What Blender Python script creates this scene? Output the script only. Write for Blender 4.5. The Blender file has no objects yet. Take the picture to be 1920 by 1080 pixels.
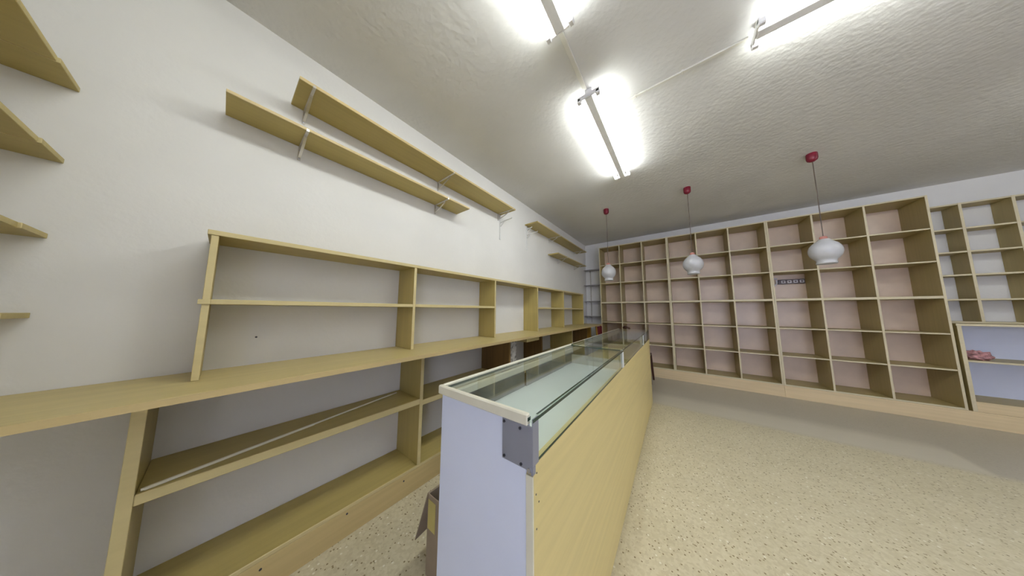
import bpy, bmesh, math, random
from mathutils import Vector, Matrix
random.seed(7)
scene = bpy.context.scene
col = scene.collection

# ------------------------------------------------------------------ camera
f_px, yaw, pit, rol = 411.902, 0.650293, 0.100406, 0.003899
ZC = 1.2204
fw = Vector((-math.sin(yaw)*math.cos(pit), math.cos(yaw)*math.cos(pit), math.sin(pit)))
r0 = Vector((math.cos(yaw), math.sin(yaw), 0)); u0 = r0.cross(fw)
rt = math.cos(rol)*r0 + math.sin(rol)*u0
up = -math.sin(rol)*r0 + math.cos(rol)*u0
cd = bpy.data.cameras.new('camera')
cd.sensor_fit = 'HORIZONTAL'; cd.sensor_width = 36.0; cd.lens = f_px*36.0/1920.0
cd.clip_start = 0.02; cd.clip_end = 200
cam = bpy.data.objects.new('camera', cd); col.objects.link(cam)
cam.matrix_world = Matrix(((rt.x, up.x, -fw.x, 1.8), (rt.y, up.y, -fw.y, 0.0), (rt.z, up.z, -fw.z, ZC), (0, 0, 0, 1)))
scene.camera = cam

# ------------------------------------------------------------------ world, exposure
w = bpy.data.worlds.new('daylight'); scene.world = w; w.use_nodes = True
w.node_tree.nodes['Background'].inputs['Color'].default_value = (0.74, 0.74, 1.0, 1)
w.node_tree.nodes['Background'].inputs['Strength'].default_value = 7.0
scene.view_settings.view_transform = 'Standard'
scene.view_settings.look = 'None'
scene.view_settings.exposure = 0.0
scene.view_settings.gamma = 1.0
scene.view_settings.use_curve_mapping = False
TUBE_STRENGTH = 44.0
TUBE_COLOR = (0.96, 1.0, 0.96, 1)

# ------------------------------------------------------------------ materials
def new_mat(name):
    m = bpy.data.materials.new(name); m.use_nodes = True
    nt = m.node_tree
    return m, nt, nt.nodes['Principled BSDF']
def noise_color(nt, c1, c2, scale=(1, 1, 1), nscale=8.0, detail=4.0, lo=0.35, hi=0.65, coord='Object'):
    tc = nt.nodes.new('ShaderNodeTexCoord'); mp = nt.nodes.new('ShaderNodeMapping')
    mp.inputs['Scale'].default_value = scale
    nz = nt.nodes.new('ShaderNodeTexNoise'); nz.inputs['Scale'].default_value = nscale; nz.inputs['Detail'].default_value = detail
    rp = nt.nodes.new('ShaderNodeValToRGB')
    rp.color_ramp.elements[0].position = lo; rp.color_ramp.elements[0].color = (*c1, 1)
    rp.color_ramp.elements[1].position = hi; rp.color_ramp.elements[1].color = (*c2, 1)
    nt.links.new(tc.outputs[coord], mp.inputs['Vector']); nt.links.new(mp.outputs['Vector'], nz.inputs['Vector'])
    nt.links.new(nz.outputs['Fac'], rp.inputs['Fac'])
    return rp, nz, mp
def simple(name, c, rough=0.5, metal=0.0, var=0.06, nscale=14.0, spec=0.5, scale=(1, 1, 1), bump=0.0, bscale=60.0):
    m, nt, b = new_mat(name)
    lo = tuple(max(0, x*(1-var)) for x in c); hi = tuple(min(1, x*(1+var)) for x in c)
    rp, nz, mp = noise_color(nt, lo, hi, scale, nscale)
    nt.links.new(rp.outputs['Color'], b.inputs['Base Color'])
    b.inputs['Roughness'].default_value = rough; b.inputs['Metallic'].default_value = metal
    b.inputs['Specular IOR Level'].default_value = spec
    if bump:
        n2 = nt.nodes.new('ShaderNodeTexNoise'); n2.inputs['Scale'].default_value = bscale; n2.inputs['Detail'].default_value = 5
        bp = nt.nodes.new('ShaderNodeBump'); bp.inputs['Strength'].default_value = bump; bp.inputs['Distance'].default_value = 0.01
        nt.links.new(mp.outputs['Vector'], n2.inputs['Vector']); nt.links.new(n2.outputs['Fac'], bp.inputs['Height'])
        nt.links.new(bp.outputs['Normal'], b.inputs['Normal'])
    return m
def wood(name, c, axis, var=0.045, rough=0.42):
    s = [38.0, 38.0, 38.0]; s['xyz'.index(axis)] = 1.6
    return simple(name, c, rough, var=var, nscale=1.0, scale=tuple(s), spec=0.4)

BEECH = (0.56, 0.455, 0.20)
WX, WY, WZ = wood('beech_laminate_x', BEECH, 'x'), wood('beech_laminate_y', BEECH, 'y'), wood('beech_laminate_z', BEECH, 'z')
BEECH_SHADED = (0.43, 0.345, 0.145)  # bookcase board faces darkened, shade put into the wood colour
BANDY = wood('lit_edge_banding', (0.62, 0.52, 0.27), 'y', 0.03)  # front edges lightened so the banding reads as lit against the faces
BANDB = wood('lit_pale_banding', (0.61, 0.54, 0.37), 'x', 0.03)
FACE = (0.46, 0.365, 0.125)  # left-wall board faces, likewise darkened to carry shade
def banded(face, band, n): return {'face': face, 'band': band, 'n': Vector(n)}
VX, VZ = (banded(wood('shaded_beech_' + a, BEECH_SHADED, a), BANDB, (0, -1, 0)) for a in 'xz')
LY, LZ = (banded(wood('shaded_olive_beech_' + a, FACE, a), BANDY, (1, 0, 0)) for a in 'yz')
BRN = wood('brown_veneer', (0.20, 0.115, 0.035), 'z', 0.15)
HARD = simple('pinkish_hardboard', (0.76, 0.60, 0.465), 0.34, var=0.05, nscale=5, spec=0.6)
PALE = wood('pale_plinth_wood', (0.68, 0.54, 0.33), 'x', 0.05)
PALEY = wood('pale_plinth_wood_long', (0.58, 0.45, 0.22), 'y', 0.05)
WHITE_LAM = simple('white_laminate', (0.73, 0.78, 0.96), 0.35, var=0.02, nscale=3)
CREAM = simple('cream_edging', (0.74, 0.71, 0.58), 0.4, var=0.03)
CASE_FLOOR = simple('white_case_floor', (0.80, 0.84, 0.82), 0.3, var=0.02)
METAL = simple('brushed_metal', (0.50, 0.50, 0.54), 0.4, 0.85, var=0.05)
PLATE = simple('grey_metal_plate', (0.30, 0.31, 0.38), 0.4, 0.3, var=0.04, nscale=6)
DARKMETAL = simple('grey_bracket_steel', (0.60, 0.57, 0.52), 0.32, 0.75)
WHITEMETAL = simple('white_enamel', (0.78, 0.78, 0.77), 0.4, 0.0, var=0.03)
SCREW = simple('dark_screw', (0.07, 0.07, 0.09), 0.4, 0.6)
RED = simple('red_plastic', (0.19, 0.010, 0.028), 0.3, var=0.05)
CORD = simple('dark_cord', (0.10, 0.07, 0.055), 0.6)
CONDUIT = simple('painted_conduit', (0.74, 0.72, 0.66), 0.6, var=0.03)
OPAL = simple('opal_white_glass', (0.46, 0.46, 0.48), 0.15, var=0.04, nscale=20)
BATTEN = simple('batten_enamel', (0.85, 0.84, 0.84), 0.45, var=0.03)
DARKWOOD = wood('dark_brown_wood', (0.055, 0.018, 0.010), 'z', 0.2)
ORANGEWOOD = wood('orange_brown_wood', (0.36, 0.20, 0.03), 'z', 0.2)
MAROON = simple('maroon_fabric', (0.17, 0.015, 0.025), 0.8, var=0.12, nscale=60)
CARD = simple('brown_cardboard', (0.33, 0.26, 0.19), 0.85, var=0.06, nscale=10)
CARD_IN = simple('cardboard_inside', (0.22, 0.16, 0.10), 0.9)
TAPE = simple('yellow_tape', (0.55, 0.46, 0.15), 0.3, var=0.04)
STRIPBROWN = simple('brown_plastic', (0.10, 0.07, 0.075), 0.4)
SOCKET = simple('white_plastic', (0.75, 0.73, 0.78), 0.35, var=0.03)
PINK = simple('crumpled_pink_paper', (0.46, 0.24, 0.25), 0.8, var=0.45, nscale=40)
CORNERSH = simple('grey_corner_shelf', (0.38, 0.36, 0.37), 0.35, var=0.05)
GLASSEDGE = simple('green_glass_edge', (0.012, 0.045, 0.036), 0.12, var=0.2)
SHUTTERG = simple('aluminium_frame', (0.55, 0.55, 0.56), 0.35, 0.6)

def glass_mat(name, tint, gloss=1.0):
    m, nt, b = new_mat(name)
    nt.nodes.remove(b)
    tr = nt.nodes.new('ShaderNodeBsdfTransparent'); tr.inputs['Color'].default_value = (*tint, 1)
    gl = nt.nodes.new('ShaderNodeBsdfGlossy'); gl.inputs['Roughness'].default_value = 0.02
    lw = nt.nodes.new('ShaderNodeLayerWeight'); lw.inputs['Blend'].default_value = 0.5
    pw = nt.nodes.new('ShaderNodeMath'); pw.operation = 'POWER'; pw.inputs[1].default_value = 5.0
    fr = nt.nodes.new('ShaderNodeMath'); fr.operation = 'MULTIPLY_ADD'; fr.inputs[1].default_value = 0.96; fr.inputs[2].default_value = 0.04
    mx = nt.nodes.new('ShaderNodeMixShader')
    nt.links.new(lw.outputs['Facing'], pw.inputs[0]); nt.links.new(pw.outputs['Value'], fr.inputs[0])
    nt.links.new(fr.outputs['Value'], mx.inputs['Fac'])
    nt.links.new(tr.outputs['BSDF'], mx.inputs[1]); nt.links.new(gl.outputs['BSDF'], mx.inputs[2])
    nt.links.new(mx.outputs['Shader'], nt.nodes['Material Output'].inputs['Surface'])
    return m
GLASS = glass_mat('clear_glass', (0.95, 0.975, 0.96))

def emis(name, c, s):
    m, nt, b = new_mat(name)
    b.inputs['Base Color'].default_value = (0.9, 0.9, 0.9, 1)
    b.inputs['Emission Color'].default_value = c; b.inputs['Emission Strength'].default_value = s
    return m
TUBE = emis('fluorescent_glow', TUBE_COLOR, TUBE_STRENGTH)

# plaster wall
WALL = simple('white_plaster', (0.80, 0.79, 0.77), 0.75, var=0.025, nscale=2.0, spec=0.2, bump=0.10, bscale=45)
def ceiling_mat():
    m, nt, b = new_mat('stucco_ceiling')
    rp, nz, mp = noise_color(nt, (0.69, 0.68, 0.67), (0.76, 0.75, 0.74), (1, 1, 1), 1.2)
    nt.links.new(rp.outputs['Color'], b.inputs['Base Color'])
    b.inputs['Roughness'].default_value = 0.8; b.inputs['Specular IOR Level'].default_value = 0.25
    n1 = nt.nodes.new('ShaderNodeTexNoise'); n1.inputs['Scale'].default_value = 26; n1.inputs['Detail'].default_value = 6
    n2 = nt.nodes.new('ShaderNodeTexVoronoi'); n2.inputs['Scale'].default_value = 34
    ad = nt.nodes.new('ShaderNodeMath'); ad.operation = 'MULTIPLY_ADD'; ad.inputs[1].default_value = 0.35
    bp = nt.nodes.new('ShaderNodeBump'); bp.inputs['Strength'].default_value = 0.36; bp.inputs['Distance'].default_value = 0.009
    for n in (n1, n2): nt.links.new(mp.outputs['Vector'], n.inputs['Vector'])
    nt.links.new(n2.outputs['Distance'], ad.inputs[0]); nt.links.new(n1.outputs['Fac'], ad.inputs[2])
    nt.links.new(ad.outputs['Value'], bp.inputs['Height']); nt.links.new(bp.outputs['Normal'], b.inputs['Normal'])
    return m
CEIL = ceiling_mat()

def floor_mat():
    m, nt, b = new_mat('terrazzo_floor')
    N = nt.nodes.new; Lk = nt.links.new
    tc = N('ShaderNodeTexCoord')
    def vor(scale, feat='F1'):
        v = N('ShaderNodeTexVoronoi'); v.inputs['Scale'].default_value = scale; v.feature = feat
        Lk(tc.outputs['Object'], v.inputs['Vector']); return v
    def ramp(src, stops):
        r = N('ShaderNodeValToRGB'); e = r.color_ramp.elements
        while len(e) < len(stops): e.new(0.5)
        for k, (p, c) in enumerate(stops): e[k].position = p; e[k].color = (*c, 1)
        Lk(src, r.inputs['Fac']); return r
    def mix(fac, a, c, mode='MIX'):
        x = N('ShaderNodeMix'); x.data_type = 'RGBA'; x.blend_type = mode
        if isinstance(fac, float): x.inputs['Factor'].default_value = fac
        else: Lk(fac, x.inputs['Factor'])
        for s, v in (('A', a), ('B', c)):
            i = [q for q in x.inputs if q.name == s and q.type == 'RGBA'][0]
            if isinstance(v, tuple): i.default_value = (*v, 1)
            else: Lk(v, i)
        return [q for q in x.outputs if q.type == 'RGBA'][0]
    nz = N('ShaderNodeTexNoise'); nz.inputs['Scale'].default_value = 3.0; nz.inputs['Detail'].default_value = 5
    Lk(tc.outputs['Object'], nz.inputs['Vector'])
    base = ramp(nz.outputs['Fac'], [(0.35, (0.62, 0.555, 0.385)), (0.65, (0.69, 0.62, 0.44))]).outputs['Color']
    # pale and dark stone chips
    v1 = vor(85); rnd = N('ShaderNodeSeparateColor'); Lk(v1.outputs['Color'], rnd.inputs['Color'])
    big = ramp(rnd.outputs['Red'], [(0.0, (0.53, 0.46, 0.31)), (0.5, (0.66, 0.60, 0.42)), (1.0, (0.76, 0.70, 0.54))]).outputs['Color']
    c1 = mix(0.45, base, big)
    v2 = vor(78); s2 = N('ShaderNodeSeparateColor'); Lk(v2.outputs['Color'], s2.inputs['Color'])
    sel = ramp(s2.outputs['Green'], [(0.80, (0, 0, 0)), (0.81, (1, 1, 1))]).outputs['Color']
    near = ramp(v2.outputs['Distance'], [(0.28, (1, 1, 1)), (0.36, (0, 0, 0))]).outputs['Color']
    mm = N('ShaderNodeMath'); mm.operation = 'MULTIPLY'; Lk(sel, mm.inputs[0]); Lk(near, mm.inputs[1])
    c2 = mix(mm.outputs['Value'], c1, (0.26, 0.20, 0.10))
    v3 = vor(52); s3 = N('ShaderNodeSeparateColor'); Lk(v3.outputs['Color'], s3.inputs['Color'])
    sel3 = ramp(s3.outputs['Blue'], [(0.955, (0, 0, 0)), (0.96, (1, 1, 1))]).outputs['Color']
    near3 = ramp(v3.outputs['Distance'], [(0.2, (1, 1, 1)), (0.3, (0, 0, 0))]).outputs['Color']
    m3 = N('ShaderNodeMath'); m3.operation = 'MULTIPLY'; Lk(sel3, m3.inputs[0]); Lk(near3, m3.inputs[1])
    c3 = mix(m3.outputs['Value'], c2, (0.84, 0.80, 0.68))
    # worn, greyer strip in front of the tall shelving, with a paler band where a fitting once stood
    sp = N('ShaderNodeSeparateXYZ'); Lk(tc.outputs['Object'], sp.inputs['Vector'])
    nw = N('ShaderNodeTexNoise'); nw.inputs['Scale'].default_value = 5; Lk(tc.outputs['Object'], nw.inputs['Vector'])
    def step(sock, at, wid, wob=0.08):
        a = N('ShaderNodeMath'); a.operation = 'MULTIPLY_ADD'; a.inputs[1].default_value = wob
        Lk(nw.outputs['Fac'], a.inputs[0]); Lk(sock, a.inputs[2])
        mr = N('ShaderNodeMapRange'); mr.inputs['From Min'].default_value = at-wid+wob/2; mr.inputs['From Max'].default_value = at+wid+wob/2
        Lk(a.outputs['Value'], mr.inputs['Value']); return mr.outputs['Result']
    def mul(a, c, op='MULTIPLY'):
        x = N('ShaderNodeMath'); x.operation = op
        for i, v in enumerate((a, c)):
            if isinstance(v, float): x.inputs[i].default_value = v
            else: Lk(v, x.inputs[i])
        return x.outputs['Value']
    far = step(sp.outputs['Y'], 3.60, 0.05, 0.05)
    c4 = mix(mul(far, 0.80), c3, (0.46, 0.42, 0.355))
    band = mul(far, mul(1.0, step(sp.outputs['Y'], 4.02, 0.10), 'SUBTRACT'))
    band = mul(band, mul(1.0, step(sp.outputs['X'], 3.62, 0.02, 0.02), 'SUBTRACT'))
    c5 = mix(mul(band, 0.75), c4, (0.70, 0.645, 0.53))
    Lk(c5, b.inputs['Base Color'])
    b.inputs['Roughness'].default_value = 0.38; b.inputs['Specular IOR Level'].default_value = 0.35
    return m
FLOOR = floor_mat()

def flaking():
    m, nt, b = new_mat('flaking_plaster')
    rp, nz, mp = noise_color(nt, (0.10, 0.09, 0.075), (0.52, 0.50, 0.47), (1, 1, 1), 22, 6, 0.40, 0.56)
    nt.links.new(rp.outputs['Color'], b.inputs['Base Color']); b.inputs['Roughness'].default_value = 0.9
    bp = nt.nodes.new('ShaderNodeBump'); bp.inputs['Distance'].default_value = 0.01
    nt.links.new(nz.outputs['Fac'], bp.inputs['Height']); nt.links.new(bp.outputs['Normal'], b.inputs['Normal'])
    return m
FLAKE = flaking()

# ------------------------------------------------------------------ mesh helpers
WLOC = {}
class MB:
    def __init__(s): s.bm = bmesh.new()
    def box(s, x0, x1, y0, y1, z0, z1, bev=0.0012, mi=0):
        mat = Matrix.Translation(((x0+x1)/2, (y0+y1)/2, (z0+z1)/2)) @ Matrix.Diagonal((abs(x1-x0), abs(y1-y0), abs(z1-z0), 1))
        r = bmesh.ops.create_cube(s.bm, size=1.0, matrix=mat)
        fs = {f for v in r['verts'] for f in v.link_faces}
        for f in fs: f.material_index = mi
        if bev > 0:
            es = list({e for v in r['verts'] for e in v.link_edges})
            rr = bmesh.ops.bevel(s.bm, geom=es, offset=min(bev, 0.3*min(abs(x1-x0), abs(y1-y0), abs(z1-z0))), segments=1, affect='EDGES', profile=0.5)
            for f in rr['faces']: f.material_index = mi
        return s
    def bar(s, p0, p1, wx, wy, upv=(0, 0, 1), bev=0.001, taper=1.0):
        p0, p1 = Vector(p0), Vector(p1); d = (p1-p0); L = d.length; d.normalize()
        a = d.cross(Vector(upv))
        if a.length < 1e-4: a = d.cross(Vector((1, 0, 0)))
        a.normalize(); c = a.cross(d)
        vs = []
        for p, k in ((p0, 1.0), (p1, taper)):
            for sx, sy in ((-1, -1), (1, -1), (1, 1), (-1, 1)):
                vs.append(s.bm.verts.new(p + a*sx*wx/2*k + c*sy*wy/2*k))
        fl = [s.bm.faces.new([vs[i] for i in q]) for q in ((3, 2, 1, 0), (4, 5, 6, 7), (0, 1, 5, 4), (1, 2, 6, 5), (2, 3, 7, 6), (3, 0, 4, 7))]
        if bev > 0:
            es = list({e for f in fl for e in f.edges})
            bmesh.ops.bevel(s.bm, geom=es, offset=bev, segments=1, affect='EDGES', profile=0.5)
        return s
    def cyl(s, p0, p1, r, seg=16, r2=None):
        p0, p1 = Vector(p0), Vector(p1); d = p1-p0
        q = d.to_track_quat('Z', 'Y').to_matrix().to_4x4()
        bmesh.ops.create_cone(s.bm, cap_ends=True, segments=seg, radius1=r, radius2=r if r2 is None else r2, depth=d.length,
                              matrix=Matrix.Translation((p0+p1)/2) @ q)
        return s
    def tube(s, pts, r, seg=8):
        pts = [Vector(p) for p in pts]; rings = []
        for i, p in enumerate(pts):
            d = (pts[min(i+1, len(pts)-1)] - pts[max(i-1, 0)]).normalized()
            a = d.cross(Vector((0.3, 0.9, 0.31))).normalized(); c = d.cross(a)
            rings.append([s.bm.verts.new(p + a*r*math.cos(2*math.pi*k/seg) + c*r*math.sin(2*math.pi*k/seg)) for k in range(seg)])
        for A, B in zip(rings, rings[1:]):
            for k in range(seg): s.bm.faces.new((A[k], A[(k+1) % seg], B[(k+1) % seg], B[k]))
        s.bm.faces.new(rings[0][::-1]); s.bm.faces.new(rings[-1])
        return s
    def lathe(s, prof, c, seg=40, cap0=True, cap1=True):
        c = Vector(c); rings = []
        for r, z in prof:
            rings.append([s.bm.verts.new(c + Vector((r*math.cos(2*math.pi*k/seg), r*math.sin(2*math.pi*k/seg), z))) for k in range(seg)])
        for A, B in zip(rings, rings[1:]):
            for k in range(seg): s.bm.faces.new((A[k], A[(k+1) % seg], B[(k+1) % seg], B[k]))
        if cap0: s.bm.faces.new(rings[0][::-1])
        if cap1: s.bm.faces.new(rings[-1])
        return s
    def poly(s, pts, thick):
        """a sheet through the points (planar polygon), thickened along its normal"""
        pts = [Vector(p) for p in pts]; n = (pts[1]-pts[0]).cross(pts[2]-pts[0]).normalized()*thick
        A = [s.bm.verts.new(p) for p in pts]; B = [s.bm.verts.new(p+n) for p in pts]
        s.bm.faces.new(A[::-1]); s.bm.faces.new(B)
        k = len(pts)
        for i in range(k): s.bm.faces.new((A[i], A[(i+1) % k], B[(i+1) % k], B[i]))
        return s
    def build(s, name, mats, parent=None, smooth=False, local=False):
        bmesh.ops.recalc_face_normals(s.bm, faces=s.bm.faces[:])
        if parent is not None and not local:
            off = -WLOC[parent.name]
            bmesh.ops.translate(s.bm, verts=s.bm.verts[:], vec=off)
        if isinstance(mats, dict):
            s.bm.normal_update()
            for f in s.bm.faces:
                if f.normal.dot(mats['n']) > 0.6: f.material_index = 1
            mats = [mats['face'], mats['band']]
        me = bpy.data.meshes.new(name); s.bm.to_mesh(me); s.bm.free()
        for m in (mats if isinstance(mats, (list, tuple)) else [mats]): me.materials.append(m)
        if smooth:
            for p in me.polygons: p.use_smooth = True
            try: me.set_sharp_from_angle(angle=math.radians(40))
            except Exception: pass
        o = bpy.data.objects.new(name, me); col.objects.link(o)
        if parent is not None:
            o.parent = parent
            WLOC[o.name] = WLOC[parent.name].copy()      # parts sit at their thing's origin
        else: WLOC[o.name] = Vector((0, 0, 0))
        return o
def B(*a, **k): return MB().box(*a, **k)
def tag(o, label, cat, group=None):
    o['label'] = label; o['category'] = cat
    if group: o['group'] = group
    return o
def thing(name, label, cat, loc, group=None, rz=0.0):
    o = bpy.data.objects.new(name, None); col.objects.link(o)
    o.empty_display_size = 0.1; o.location = loc; o.rotation_euler = (0, 0, rz)
    WLOC[o.name] = Vector(loc)
    return tag(o, label, cat, group)
def struct(o): o['kind'] = 'structure'; return o

# ------------------------------------------------------------------ room shell
XR, YB, YF, ZH = 6.0, 5.387, -2.6, 2.831
struct(B(-0.12, XR+0.12, YF-0.12, YB+0.12, -0.1, 0.0, bev=0).build('floor', FLOOR))
struct(B(-0.12, XR+0.12, YF-0.12, YB+0.12, ZH, ZH+0.1, bev=0).build('ceiling', CEIL))
struct(B(-0.12, 0.0, YF-0.12, YB+0.12, 0.0, ZH, bev=0).build('wall_left', WALL))
struct(B(XR, XR+0.12, YF-0.12, YB+0.12, 0.0, ZH, bev=0).build('wall_right', WALL))
struct(B(0.0, XR, YB, YB+0.12, 0.0, ZH, bev=0).build('wall_back', WALL))
wx0, wx1, wz0, wz1 = 2.2, 5.5, 0.30, 2.40
fwm = MB()
fwm.box(0, wx0, YF-0.12, YF, 0, ZH, 0); fwm.box(wx1, XR, YF-0.12, YF, 0, ZH, 0)
fwm.box(wx0, wx1, YF-0.12, YF, 0, wz0, 0); fwm.box(wx0, wx1, YF-0.12, YF, wz1, ZH, 0)
struct(fwm.build('wall_front', WALL))
wf = MB()
for x in (wx0, wx0+1.08, wx0+2.16, wx1-0.05): wf.box(x, x+0.05, YF-0.08, YF-0.03, wz0, wz1)
wf.box(wx0, wx1, YF-0.08, YF-0.03, wz0, wz0+0.05); wf.box(wx0, wx1, YF-0.08, YF-0.03, wz1-0.05, wz1)
struct(B(0.0, 2.45, -1.42, -1.32, 0.0, ZH, bev=0).build('wall_light_blocker', WALL))  # unseen wall added to keep window daylight off the lower left wall
win = struct(wf.build('window_1', SHUTTERG))
WLOC['window_1'] = Vector((0, 0, 0))
B(wx0+0.01, wx1-0.01, YF-0.058, YF-0.052, wz0+0.01, wz1-0.01, bev=0).build('pane', GLASS, win)

# painted pier with flaking front, under the worktop
struct(B(0.0005, 0.40, 1.832, 1.925, 0.0, 0.905, bev=0.004).build('wall_pier', FLAKE))

# ------------------------------------------------------------------ worktop along the left wall
t = thing('worktop', 'long beech laminate worktop running along the white left wall', 'worktop', (0.23, 2.0, 0.9085))
B(0.002, 0.466, -1.31, 4.92, 0.9085, 0.9325, bev=0.002).build('board', WY, t)
B(0.4665, 0.4680, -1.31, 4.92, 0.9090, 0.9320, bev=0).build('edge_strip', PALEY, t)
B(0.255, 0.325, 4.58, 4.64, 0.0005, 0.9080, bev=0.003).build('support_post', ORANGEWOOD, t)

# ------------------------------------------------------------------ shelving standing on the worktop
t = thing('hutch_shelving', 'low beech shelving standing on the worktop against the left wall', 'shelves', (0.12, 2.2, 0.933))
D0 = 0.238
B(0.002, D0+0.004, -0.062, 4.475, 1.534, 1.555, bev=0.0015).build('top_board', LY, t)
for y0 in (-0.052, 0.850, 1.752, 2.640, 3.502, 4.447):
    B(0.002, D0, y0, y0+0.020, 0.9335, 1.5335).build('upright', LZ, t)
for y0, y1 in ((-0.0315, 0.8495), (0.8705, 1.7515), (2.6605, 3.5015), (3.5225, 4.4465)):
    B(0.004, D0-0.001, y0, y1, 1.240, 1.261).build('shelf', LY, t)
B(D0+0.0005, D0+0.007, -0.062, -0.030, 1.2400, 1.2605).build('end_lip', LY, t)

tag(MB().cyl((-0.002, 0.123, 1.073), (0.006, 0.123, 1.073), 0.0045, 10).build('nail', SCREW), 'small dark nail in the white wall above the near worktop', 'nail')

# ------------------------------------------------------------------ base shelving below the worktop
PX = 0.298
def base_unit(label, uprights, bays, mats, pl, tall_bottom=0.155):
    y0, y1 = pl
    t = thing('base_shelving', label, 'shelves', (0.15, (y0+y1)/2, 0.0))
    for (y, th, mat, dx, zb) in uprights:
        B(0.002, dx, y, y+th, zb, 0.908).build('upright', mat, t)
    for (a, b, z, th) in bays:
        B(0.002, PX, a, b, z-th, z, bev=0.002).build('shelf', LY, t)
    B(0.002, PX, y0, y1, tall_bottom-0.018, tall_bottom, bev=0.002).build('bottom_board', LY, t)
    p = B(PX-0.020, PX, y0, y1, 0.0005, tall_bottom-0.0185, bev=0.001).build('plinth', PALEY, t)
    for k in range(6):
        yy = y0+0.35+k*0.31
        if yy < y1-0.05: MB().cyl((PX-0.001, yy, 0.105+0.012*(k % 2)), (PX+0.0012, yy, 0.105+0.012*(k % 2)), 0.005, 10).build('nail', SCREW, p)
    return t
base_unit('beech shelving under the near worktop with a thin white rod on its middle shelf',
          [(-0.157, 0.030, LZ, PX, 0.1555), (0.902, 0.024, LZ, PX, 0.1555), (1.806, 0.022, BRN, 0.395, 0.0005)],
          [(-0.1265, 0.9015, 0.592, 0.036), (0.9265, 1.8055, 0.578, 0.036)], None, (-0.157, 1.8055))
base_unit('base shelving with brown and beige panels under the far worktop beyond the flaking pier',
          [(1.932, 0.018, BRN, 0.296, 0.1555), (2.640, 0.022, BRN, PX, 0.1555), (3.450, 0.022, LZ, 0.395, 0.1555), (4.447, 0.022, BRN, PX, 0.1555)],
          [(1.9505, 2.6395, 0.50, 0.02), (2.6625, 3.4495, 0.578, 0.02), (3.4725, 4.4465, 0.50, 0.02)], None, (1.932, 4.469))
t = thing('drawer_tray', 'small yellowish wooden tray fixed under the worktop beside the flaking pier', 'tray', (0.37, 2.2, 0.875))
mb = MB(); mb.box(0.30, 0.44, 2.06, 2.33, 0.868, 0.876); mb.box(0.30, 0.312, 2.06, 2.33, 0.8765, 0.9075); mb.box(0.428, 0.44, 2.06, 2.33, 0.8765, 0.9075)
mb.build('tray_body', WY, t)
B(0.312, 0.428, 2.06, 2.072, 0.8765, 0.9075).build('front_board', PALEY, t)

tag(MB().tube([(0.284, -0.118, 0.598), (0.062, 0.850, 0.598)], 0.0045, 8).bar((0.283, -0.112, 0.5975), (0.175, 0.357, 0.5975), 0.0095, 0.0095).build('thin_rod', CREAM),
    'thin white rod lying slantwise on the middle shelf under the worktop', 'rod')

# ------------------------------------------------------------------ shelf boards bracketed to the left wall
def bracket(parent, y, ztop, depth, drop, mat, wide=0.013):
    mb = MB()
    mb.box(0.0012, 0.005, y-wide/2, y+wide/2, ztop-drop, ztop-0.0005, 0.0006)
    mb.box(0.005, depth, y-wide/2, y+wide/2, ztop-0.004, ztop-0.0005, 0.0006)
    n = 8; pts = []
    for k in range(n+1):
        a = math.pi/2*k/n
        pts.append((0.006+(depth*0.75)*(1-math.cos(a)) if False else 0.006+depth*0.72*math.sin(a)**1.6, y, ztop-0.010-drop*0.72*math.cos(a)**1.6))
    for a, b in zip(pts, pts[1:]): mb.bar(a, b, 0.004, 0.012, (0, 1, 0), 0)
    mb.box(depth, depth+0.003, y-wide/2, y+wide/2, ztop-0.004, ztop+0.010, 0.0006)
    o = mb.build('bracket', mat, parent)
    for dz in (0.02, drop-0.015): MB().cyl((0.005, y, ztop-dz-0.006), (0.0085, y, ztop-dz-0.006), 0.005, 10).build('screw', METAL, o)
    return o
def wall_shelf(label, y0, y1, z, depth, th, brs, mat=DARKMETAL, drop=0.088):
    t = thing('wall_shelf', label, 'shelf', (depth/2, (y0+y1)/2, z), 'shelves bracketed to the left wall')
    B(0.0015, depth, y0, y1, z, z+th, bev=0.0012).build('board', LY, t)
    B(depth+0.0001, depth+0.0012, y0+0.001, y1-0.001, z+0.001, z+th-0.001, bev=0).build('edge_strip', PALEY, t)
    for y in brs: bracket(t, y, z, depth, drop, mat)
    return t
wall_shelf('upper of the two long wall shelves above the worktop shelving', 0.152, 2.110, 2.453, 0.247, 0.018, (0.213, 1.172, 2.06))
wall_shelf('lower of the two long wall shelves above the worktop shelving', -0.070, 1.404, 2.212, 0.203, 0.016, (0.210, 1.150))
wall_shelf('upper of the two short wall shelves high in the far left corner', 2.68, 4.80, 2.500, 0.225, 0.016, (3.45, 4.62), WHITEMETAL)
wall_shelf('lower of the two short wall shelves high in the far left corner', 3.41, 4.82, 2.190, 0.203, 0.016, (3.80, 4.62), WHITEMETAL)
def rail(label, y, z0, z1, arms):
    t = thing('shelf_bracket', label, 'bracket', (0.01, y, z0), 'empty white shelf brackets on the left wall')
    mb = MB(); mb.box(0.0012, 0.013, y-0.010, y+0.010, z0, z1, 0.001)
    mb.build('rail', WHITEMETAL, t)
    for (z, ln) in arms:
        m2 = MB()
        m2.bar((0.0135, y, z-0.012), (ln, y, z), 0.010, 0.022, (0, 1, 0), 0.001, 0.6)
        m2.bar((0.0135, y, z-0.070), (0.075, y, z-0.018), 0.006, 0.014, (0, 1, 0), 0.001)
        m2.box(ln-0.003, ln+0.002, y-0.005, y+0.005, z-0.004, z+0.010, 0.0005)
        m2.build('arm', WHITEMETAL, t)
rail('empty white bracket below the far end of the upper long wall shelf', 2.098, 2.128, 2.445, ((2.365, 0.20),))
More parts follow.
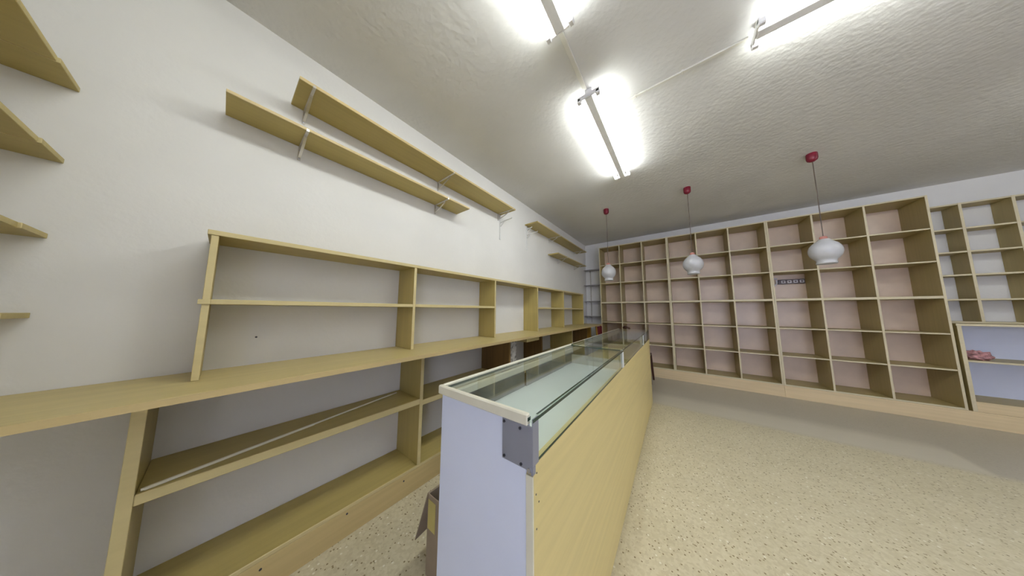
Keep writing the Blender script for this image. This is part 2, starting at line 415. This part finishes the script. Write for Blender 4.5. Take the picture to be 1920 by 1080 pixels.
rail('empty white bracket under the near end of the upper short corner shelf', 2.722, 2.128, 2.497, ((2.375, 0.20), (2.462, 0.10)))

SIDE = ('topmost', 'second from the top', 'third from the top', 'lowest')
for k, (z, dep) in enumerate(((2.050, 0.48), (1.757, 0.44), (1.470, 0.40), (1.187, 0.36))):
    t = thing('wall_shelf', 'two-board shelf at the left edge of the photo, %s of four' % SIDE[k], 'shelf', (0.2, -1.1, z), 'stack of two-board shelves on the left wall')
    B(0.0015, 0.170, -1.31, -0.401, z, z+0.018, bev=0.0012).build('rear_board', LY, t)
    B(0.174, dep, -1.31, -0.406, z, z+0.018, bev=0.0012).build('front_board', LY, t)
    for y in (-0.70, -1.15):
        mb = MB(); mb.box(0.0012, 0.006, y-0.011, y+0.011, z-0.12, z-0.0005, 0.0006); mb.box(0.006, dep-0.03, y-0.011, y+0.011, z-0.006, z-0.0005, 0.0006)
        mb.build('bracket', DARKMETAL, t)

# ------------------------------------------------------------------ tall pigeonhole bookcases on the back wall
YS = 4.970
YBK = 5.384
ROWS = (2.203, 1.811, 1.402, 0.980, 0.585)
def bookcase(label, x0, x1, divs):
    t = thing('pigeonhole_bookcase', label, 'bookcase', ((x0+x1)/2, 5.18, 0.161), 'tall beech bookcases on the back wall')
    T = 0.018; yb = YBK-0.006
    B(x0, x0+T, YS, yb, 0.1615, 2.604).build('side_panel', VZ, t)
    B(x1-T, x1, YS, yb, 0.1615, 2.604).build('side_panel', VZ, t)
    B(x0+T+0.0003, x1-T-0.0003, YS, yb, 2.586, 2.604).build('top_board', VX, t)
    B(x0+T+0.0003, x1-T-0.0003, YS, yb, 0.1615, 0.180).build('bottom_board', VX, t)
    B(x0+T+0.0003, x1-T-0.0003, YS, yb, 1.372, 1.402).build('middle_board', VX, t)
    B(x0, x1, yb+0.0003, YBK, 0.1615, 2.604, bev=0).build('back_panel', HARD, t)
    xs = [x0+T] + [v for d in divs for v in (d, d+T)] + [x1-T]
    for d in divs:
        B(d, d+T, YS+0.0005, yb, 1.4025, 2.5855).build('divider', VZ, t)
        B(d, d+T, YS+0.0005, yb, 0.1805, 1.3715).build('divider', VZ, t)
    for k in range(0, len(xs), 2):
        for z in ROWS:
            if z == 1.402: continue
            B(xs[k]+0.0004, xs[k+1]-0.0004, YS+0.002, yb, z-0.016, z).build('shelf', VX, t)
    return t
bookcase('tall beech pigeonhole bookcase nearest the far left corner', 0.440, 1.674, (0.842, 1.250))
bookcase('tall beech pigeonhole bookcase standing between the two others', 1.675, 2.929, (2.085, 2.497))
bookcase('tall beech pigeonhole bookcase with a power strip in one cell', 2.930, 4.222, (3.356, 3.780))
for nm, x0, x1, lb in (('a', 0.44, 2.929, 'left length of pale plinth board under the tall bookcases'), ('b', 2.931, 5.6, 'right length of pale plinth board running on past the tall bookcases')):
    t = thing('plinth_board', lb, 'plinth', ((x0+x1)/2, 4.98, 0.0), 'plinth boards under the back shelving')
    B(x0, x1, 4.966, 4.986, 0.0005, 0.1405, bev=0.001).build('front_board', PALE, t)
    B(x0, x1, 4.966, 5.380, 0.1410, 0.1605, bev=0.001).build('top_board', PALE, t)
    if nm == 'b':
        for x in (3.35, 4.45): B(x, x+0.02, 4.9865, 5.38, 0.0005, 0.1405).build('cross_rail', PALE, t)
    else:
        for x in (0.5, 1.6, 2.7): B(x, x+0.02, 4.9865, 5.38, 0.0005, 0.1405).build('cross_rail', PALE, t)

# power strip inside a cell
t = thing('power_strip', 'dark power strip with white sockets on the back of a bookcase cell', 'power strip', (3.2, 5.36, 1.68))
yb = YBK-0.0068
B(3.075, 3.345, yb-0.034, yb, 1.645, 1.715, bev=0.004).build('housing', STRIPBROWN, t)
for k in range(4):
    x = 3.108+k*0.062
    q = B(x, x+0.042, yb-0.0385, yb-0.0345, 1.660, 1.702, bev=0.002).build('socket', SOCKET, t)
    MB().cyl((x+0.021, yb-0.0392, 1.681), (x+0.021, yb-0.0384, 1.681), 0.012, 16).build('socket_hole', STRIPBROWN, q)
mb = MB(); mb.bar((3.062, yb-0.020, 1.715), (3.062, yb-0.020, 1.655), 0.02, 0.026, (0, 1, 0), 0.003); mb.bar((3.062, yb-0.018, 1.655), (3.035, yb-0.018, 1.625), 0.02, 0.02, (0, 1, 0), 0.003)
mb.bar((3.010, yb-0.018, 1.742), (3.072, yb-0.018, 1.735), 0.02, 0.02, (0, 0, 1), 0.003)
mb.build('end_bracket', SOCKET, t)

# ------------------------------------------------------------------ narrow shelves in the far left corner
t = thing('corner_shelf_rack', 'narrow grey shelves on a rail in the far left corner', 'shelves', (0.2, 5.3, 0.94))
mb = MB(); mb.box(0.105, 0.122, 5.372, 5.386, 0.94, 2.20, 0.001); mb.build('rail', DARKMETAL, t)
for z in (2.185, 1.818, 1.440, 1.094):
    o = B(0.003, 0.436, 5.205, 5.3715, z-0.016, z, bev=0.002).build('shelf', CORNERSH, t)
    mb = MB(); mb.bar((0.113, 5.37, z-0.040), (0.113, 5.24, z-0.018), 0.012, 0.010, (0, 0, 1), 0.001); mb.build('arm', DARKMETAL, o)

# ------------------------------------------------------------------ shallow shelving and cupboard at the right
t = thing('shallow_wall_shelving', 'shallow open shelving on the white back wall above the low cabinet', 'shelves', (4.9, 5.28, 1.09))
YR = 5.175
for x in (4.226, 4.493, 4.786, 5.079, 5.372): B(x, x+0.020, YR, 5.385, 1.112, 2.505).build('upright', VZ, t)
xs = (4.246, 4.493, 4.513, 4.786, 4.806, 5.079, 5.099, 5.372)
for k in range(0, 8, 2):
    for z in (2.503, 2.205, 1.928, 1.656, 1.370):
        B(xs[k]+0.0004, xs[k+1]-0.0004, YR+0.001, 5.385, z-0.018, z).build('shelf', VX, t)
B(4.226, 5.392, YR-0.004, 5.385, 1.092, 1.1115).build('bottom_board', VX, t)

t = thing('low_cabinet', 'low open beech cabinet at the right with a middle shelf', 'cabinet', (4.9, 5.18, 0.161))
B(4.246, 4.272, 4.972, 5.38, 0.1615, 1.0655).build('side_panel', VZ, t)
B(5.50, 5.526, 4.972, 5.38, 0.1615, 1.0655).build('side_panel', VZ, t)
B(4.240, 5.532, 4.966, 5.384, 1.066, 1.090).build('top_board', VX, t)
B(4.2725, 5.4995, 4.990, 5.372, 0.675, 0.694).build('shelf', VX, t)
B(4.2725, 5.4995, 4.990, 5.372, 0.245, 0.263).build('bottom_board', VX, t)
B(4.2725, 5.4995, 4.975, 4.9895, 0.1615, 0.2635).build('front_rail', PALE, t)
B(4.2725, 5.4995, 5.3725, 5.38, 0.1615, 1.0655, bev=0).build('back_panel', WHITE_LAM, t)

# crumpled pink bundle on the cabinet shelf
bm = bmesh.new(); bmesh.ops.create_icosphere(bm, subdivisions=3, radius=1.0)
for v in bm.verts:
    n = v.co.normalized()
    k = 1 + 0.28*math.sin(9*n.x+3*n.z)*math.cos(8*n.y+2) + random.uniform(-0.13, 0.13)
    v.co = Vector((n.x*0.075*k, n.y*0.06*k, max(-0.040, n.z*0.055*k)))
    v.co += Vector((4.385, 5.10, 0.735))
m = MB(); m.bm.free(); m.bm = bm
tag(m.build('paper_bundle', PINK), 'crumpled pinkish paper bundle on the low cabinet shelf', 'paper')

# ------------------------------------------------------------------ glass topped shop counter
CX, CY, CR = 1.486, 0.500, 0.0145
t = thing('display_counter', 'long shop counter with a glass display top and beech front', 'counter', (CX, CY, 0.0), rz=CR)
# local frame: x from -0.385 (staff side) to 0 (shop side), y along the counter
W0, LEN, ZP, ZT = -0.385, 3.10, 0.830, 0.955
def CB(*a, **k):
    return B(*a, **k)
CB(W0+0.012, -0.022, 0.004, 0.024, 0.0005, 0.925, bev=0.001).build('end_panel', WHITE_LAM, t, local=True)
fp = CB(-0.0215, 0.0, 0.006, LEN, 0.0005, ZP, bev=0.001).build('front_panel', wood('beech_laminate_counter', (0.72, 0.595, 0.27), 'y', 0.04), t, local=True)
CB(-0.020, 0.0, 0.0, 0.0055, 0.0005, 0.808, bev=0.0005).build('edge_strip', CREAM, fp, local=True)
CB(W0+0.012, -0.022, LEN-0.02, LEN, 0.0005, 0.925, bev=0.001).build('end_panel', WHITE_LAM, t, local=True)
DARKLIN = simple('dark_sliding_door', (0.13, 0.14, 0.135), 0.25, var=0.25, nscale=9)
CB(W0+0.014, W0+0.030, 0.0245, LEN-0.0205, 0.0005, 0.798, bev=0.001).build('rear_panel', WHITE_LAM, t, local=True)
CB(W0+0.0125, -0.022, 0.0245, 1.1995, 0.7985, 0.812, bev=0.001).build('case_floor', CASE_FLOOR, t, local=True)
CB(W0+0.0125, -0.022, 1.2165, LEN-0.0205, 0.7985, 0.812, bev=0.001).build('case_floor', WY, t, local=True)
CB(W0+0.014, -0.024, 1.2000, 1.2160, 0.7985, 0.875, bev=0.001).build('partition', CREAM, t, local=True)
for k in range(6):
    y = 0.026+k*0.5085
    o = CB(W0+0.014+0.006*(k % 2), W0+0.019+0.006*(k % 2), y, y+0.500, 0.8125, 0.8995, bev=0.001).build('sliding_door', DARKLIN, t, local=True)
CB(W0+0.012, W0+0.032, 0.0245, LEN-0.0205, 0.900, 0.925, bev=0.001).build('rear_rail', CREAM, t, local=True)
# cream frame of the top
CB(W0, -0.012, -0.006, 0.010, 0.9255, 0.9545, bev=0.003).build('top_frame', CREAM, t, local=True)
CB(W0, W0+0.012, 0.0105, LEN, 0.9255, 0.9545, bev=0.003).build('top_frame', CREAM, t, local=True)
def glass_box(name, x0, x1, y0, y1, z0, z1, thin):
    bm = bmesh.new()
    mat = Matrix.Translation(((x0+x1)/2, (y0+y1)/2, (z0+z1)/2)) @ Matrix.Diagonal((x1-x0, y1-y0, z1-z0, 1))
    bmesh.ops.create_cube(bm, size=1.0, matrix=mat)
    for f in bm.faces:
        f.normal_update()
        f.material_index = 1 if abs(f.normal[0 if thin == 'z' else 2]) > 0.9 else 0
    mb = MB(); mb.bm.free(); mb.bm = bm
    return mb.build(name, [GLASS, GLASSEDGE], t, local=True)
SEG = ((0.0, 1.213), (1.2155, 2.440), (2.4425, LEN))
for a, b in SEG:
    if a == 0.0:
        m = MB().poly([(W0+0.0125, 0.0105, 0.946), (-0.0115, 0.0105, 0.946), (-0.0115, -0.004, 0.946), (0.004, -0.004, 0.946), (0.004, b, 0.946), (W0+0.0125, b, 0.946)], 0.009)
        m.bm.normal_update()
        for f in m.bm.faces: f.material_index = 1 if abs(f.normal.x) > 0.9 or f.normal.y < -0.9 else 0
        m.build('glass_top', [GLASS, GLASSEDGE], t, local=True)
    else: glass_box('glass_top', W0+0.0125, 0.004, a, b, 0.946, 0.955, 'z')
for a, b in ((0.030, 1.195), (1.237, 2.420), (2.464, LEN-0.002)):
    glass_box('glass_front', -0.0075, -0.0015, a, b, ZP+0.0005, 0.9455, 'x')
for y in (1.197, 1.221, 2.422, 2.446):
    CB(-0.014, 0.0005, y, y+0.014, ZP+0.0005, 0.9455, bev=0.001).build('post', WHITEMETAL, t, local=True)
# metal corner plate with screws
pl = MB(); pl.box(-0.096, 0.0012, -0.0015, 0.0035, 0.820, 0.9250, 0.0004)
pl.box(-0.001, 0.0022, -0.0012, 0.028, 0.8315, 0.9450, 0.0004)
pl.box(-0.004, 0.0022, -0.0016, 0.012, 0.812, 0.8310, 0.0004)
plate = pl.build('corner_plate', PLATE, t, local=True)
plate['label'] = 'grey metal corner plate'
for (x, z) in ((-0.089, 0.9165), (-0.036, 0.914), (-0.088, 0.829), (-0.033, 0.828)):
    MB().cyl((x, -0.0015, z), (x, -0.0045, z), 0.0036, 12).cyl((x, -0.0045, z), (x, -0.0055, z), 0.0020, 8).build('screw', SCREW, plate, local=True)
MB().cyl((-0.008, -0.0015, 0.822), (-0.008, -0.0050, 0.822), 0.0055, 14).build('screw', METAL, plate, local=True)
for (y, z) in ((0.020, 0.808), (0.016, 0.760), (0.03, 0.735), (0.018, 0.68)):
    MB().cyl((-0.001, y, z), (0.0008, y, z), 0.0022, 8).build('nail', SCREW, fp, local=True)

# ------------------------------------------------------------------ open carton behind the counter
t = thing('cardboard_box', 'open brown cardboard box on the floor behind the white counter end', 'box', (0.92, 0.80, 0.0))
X0, X1, Y0, Y1, ZB = 0.79, 1.05, 0.672, 0.95, 0.345
mb = MB(); th = 0.004
mb.box(X0, X0+th, Y0, Y1, 0.001, ZB, 0); mb.box(X1-th, X1, Y0, Y1, 0.001, ZB, 0)
mb.box(X0+th, X1-th, Y0, Y0+th, 0.001, ZB, 0); mb.box(X0+th, X1-th, Y1-th, Y1, 0.001, ZB, 0)
mb.box(X0+th, X1-th, Y0+th, Y1-th, 0.001, 0.006, 0)
mb.build('carton', CARD, t)
MB().poly([(X0-0.001, Y0, ZB), (X0-0.001, Y1, ZB), (X0-0.085, Y1, 0.13), (X0-0.066, Y0-0.018, 0.118)], 0.004).build('flap', CARD, t)
MB().poly([(X0, Y1+0.001, ZB), (X1, Y1+0.001, ZB), (X1-0.02, Y1+0.06, ZB+0.085), (X0+0.02, Y1+0.06, ZB+0.085)], 0.004).build('flap', CARD, t)
MB().poly([(X0+0.005, Y0-0.0015, ZB-0.02), (X0+0.062, Y0-0.0015, ZB-0.02), (X0+0.062, Y0-0.0015, 0.20), (X0+0.005, Y0-0.0015, 0.20)], 0.001).build('tape', TAPE, t)

# ------------------------------------------------------------------ fluorescent fittings and their ceiling conduit
def batten(label, cx, cy, L, axis):
    t = thing('fluorescent_light', label, 'ceiling light', (cx, cy, ZH), 'twin tube fluorescent fittings')
    def P(a, b, c0, c1, z0, z1, bev=0.002):
        # a..b along the fitting, c0..c1 across it
        return (cx+c0, cx+c1, cy+a, cy+b, z0, z1, bev) if axis == 'y' else (cx+a, cx+b, cy+c0, cy+c1, z0, z1, bev)
    h = L/2
    MB().box(*P(-h, h, -0.026, 0.026, ZH-0.075, ZH-0.0005)).build('batten', BATTEN, t)
    for s in (-1, 1):
        mb = MB(); a0, a1 = (s*h, s*(h+0.012)) if s > 0 else (-(h+0.012), -h)
        mb.box(*P(a0, a1, -0.078, 0.078, ZH-0.072, ZH-0.040, 0.003))
        for q in (-1, 1):
            mb.box(*P(min(a0, a1)-(0.020 if s > 0 else 0), max(a0, a1)+(0.020 if s < 0 else 0), q*0.066-0.013, q*0.066+0.013, ZH-0.084, ZH-0.050, 0.004))
        mb.build('end_bracket', BATTEN, t)
    for q in (-1, 1):
        e = h-0.022
        p0, p1 = ((cx+q*0.066, cy-e, ZH-0.066), (cx+q*0.066, cy+e, ZH-0.066)) if axis == 'y' else ((cx-e, cy+q*0.066, ZH-0.066), (cx+e, cy+q*0.066, ZH-0.066))
        MB().cyl(p0, p1, 0.0130, 16).build('tube', TUBE, t, smooth=True)
    return t
batten('fluorescent light fully in view over the counter with a bare batten between its tubes', 1.360, 2.085, 1.20, 'y')
batten('fluorescent light cut by the top edge nearest the left wall', 1.360, 0.410, 1.20, 'y')
batten('fluorescent light set crosswise at the upper right of the ceiling', 2.835, 1.692, 1.20, 'x')
batten('fluorescent light set crosswise farther right, nearer the back shelving', 4.650, 2.950, 1.20, 'x')
tag(B(1.328, 1.356, 1.026, 1.470, ZH-0.012, ZH-0.0005, bev=0.002).build('cable_conduit', CONDUIT), 'short white cable conduit joining the two lengthwise fluorescent lights', 'conduit')
mb = MB(); mb.box(1.386, 2.215, 1.742, 1.760, ZH-0.012, ZH-0.0005, 0.002)
for x in (1.62, 1.9): mb.box(x, x+0.012, 1.738, 1.764, ZH-0.014, ZH-0.0003, 0.001)
tag(mb.build('cable_conduit', CONDUIT), 'long white cable conduit leading to the crosswise fluorescent light', 'conduit')

# ------------------------------------------------------------------ pendant lamps
def pendant(label, x, y):
    t = thing('pendant_lamp', label, 'lamp', (x, y, ZH), 'opal glass pendant lamps')
    MB().lathe([(0.037, -0.0005), (0.039, -0.010), (0.039, -0.055), (0.034, -0.072), (0.018, -0.084), (0.005, -0.088)], (x, y, ZH), 32).build('canopy', RED, t, smooth=True)
    MB().tube([(x, y, ZH-0.086), (x+0.001, y, ZH-0.5), (x, y, ZH-0.885)], 0.0032, 8).build('cord', CORD, t, smooth=True)
    MB().lathe([(0.012, -0.872), (0.024, -0.878), (0.026, -0.905), (0.024, -0.922)], (x, y, ZH), 24).build('lamp_holder', simple('pale_red_holder', (0.42, 0.16, 0.13), 0.4) if 'holder' not in G else G['holder'], t, smooth=True)
    prof = [(0.028, -0.902), (0.036, -0.905), (0.043, -0.918), (0.058, -0.932), (0.080, -0.952), (0.096, -0.978), (0.104, -1.008), (0.104, -1.036), (0.096, -1.066),
            (0.080, -1.092), (0.066, -1.106), (0.061, -1.116), (0.061, -1.130), (0.065, -1.142), (0.060, -1.150), (0.052, -1.146), (0.030, -1.140), (0.004, -1.138)]
    MB().lathe(prof, (x, y, ZH), 48).build('glass_globe', OPAL, t, smooth=True)
G = {}
G['holder'] = simple('pale_red_holder', (0.42, 0.16, 0.13), 0.4)
pendant('opal pendant lamp with red canopy hanging closest to the far left corner', 0.954, 3.590)
pendant('opal pendant lamp with red canopy hanging between the two others', 1.967, 3.570)
pendant('opal pendant lamp with red canopy hanging farthest right, before the power strip', 2.970, 3.540)

# ------------------------------------------------------------------ chairs behind the counter
t = thing('wooden_chair', 'dark brown wooden chair mostly hidden beyond the far end of the counter', 'chair', (1.16, 4.60, 0.0))
def leg(a, b, w0, mat, nm, tp=0.75): return MB().bar(a, b, w0, w0, (0, 1, 0), 0.003, tp).build(nm, mat, t)
leg((1.335, 4.72, 0.44), (1.362, 4.735, 0.001), 0.040, DARKWOOD, 'leg'); leg((1.335, 4.43, 0.44), (1.350, 4.42, 0.001), 0.040, DARKWOOD, 'leg')
leg((0.985, 4.72, 0.44), (0.960, 4.735, 0.001), 0.036, DARKWOOD, 'leg'); leg((0.985, 4.43, 0.44), (0.960, 4.42, 0.001), 0.036, DARKWOOD, 'leg')
B(0.955, 1.355, 4.405, 4.745, 0.4405, 0.468, bev=0.008).build('seat', DARKWOOD, t)
for y, xb in ((4.45, 1.030), (4.70, 0.950)):
    MB().bar((0.990, y, 0.4685), (xb, y, 0.86), 0.032, 0.032, (0, 1, 0), 0.003, 0.9).lathe([(0.014, -0.002), (0.038, 0.008), (0.048, 0.034), (0.038, 0.058), (0.012, 0.068)], (xb, y, 0.862), 16).build('back_post', DARKWOOD, t)
MB().bar((1.021, 4.465, 0.825), (0.953, 4.685, 0.825), 0.020, 0.045, (0, 0, 1), 0.003).build('back_rail', DARKWOOD, t)
MB().bar((1.008, 4.465, 0.66), (0.972, 4.685, 0.66), 0.020, 0.040, (0, 0, 1), 0.003).build('back_rail', DARKWOOD, t)
t = thing('padded_chair', 'orange-wood chair with a maroon back standing at the far end of the worktop', 'chair', (0.63, 4.74, 0.0))
for y in (4.62, 4.93):
    leg((0.462, y, 0.44), (0.45, y, 0.001), 0.034, ORANGEWOOD, 'leg'); leg((0.82, y, 0.44), (0.835, y, 0.001), 0.034, ORANGEWOOD, 'leg')
B(0.445, 0.845, 4.60, 4.95, 0.4405, 0.463, bev=0.006).build('seat_frame', ORANGEWOOD, t)
B(0.455, 0.835, 4.61, 4.94, 0.4635, 0.50, bev=0.014).build('seat', MAROON, t)
for y in (4.62, 4.93):
    MB().bar((0.462, y, 0.4635), (0.432, y, 0.90), 0.034, 0.030, (0, 1, 0), 0.003, 0.9).build('back_post', ORANGEWOOD, t)
B(0.430, 0.466, 4.638, 4.912, 0.60, 0.895, bev=0.010).build('backrest', MAROON, t)
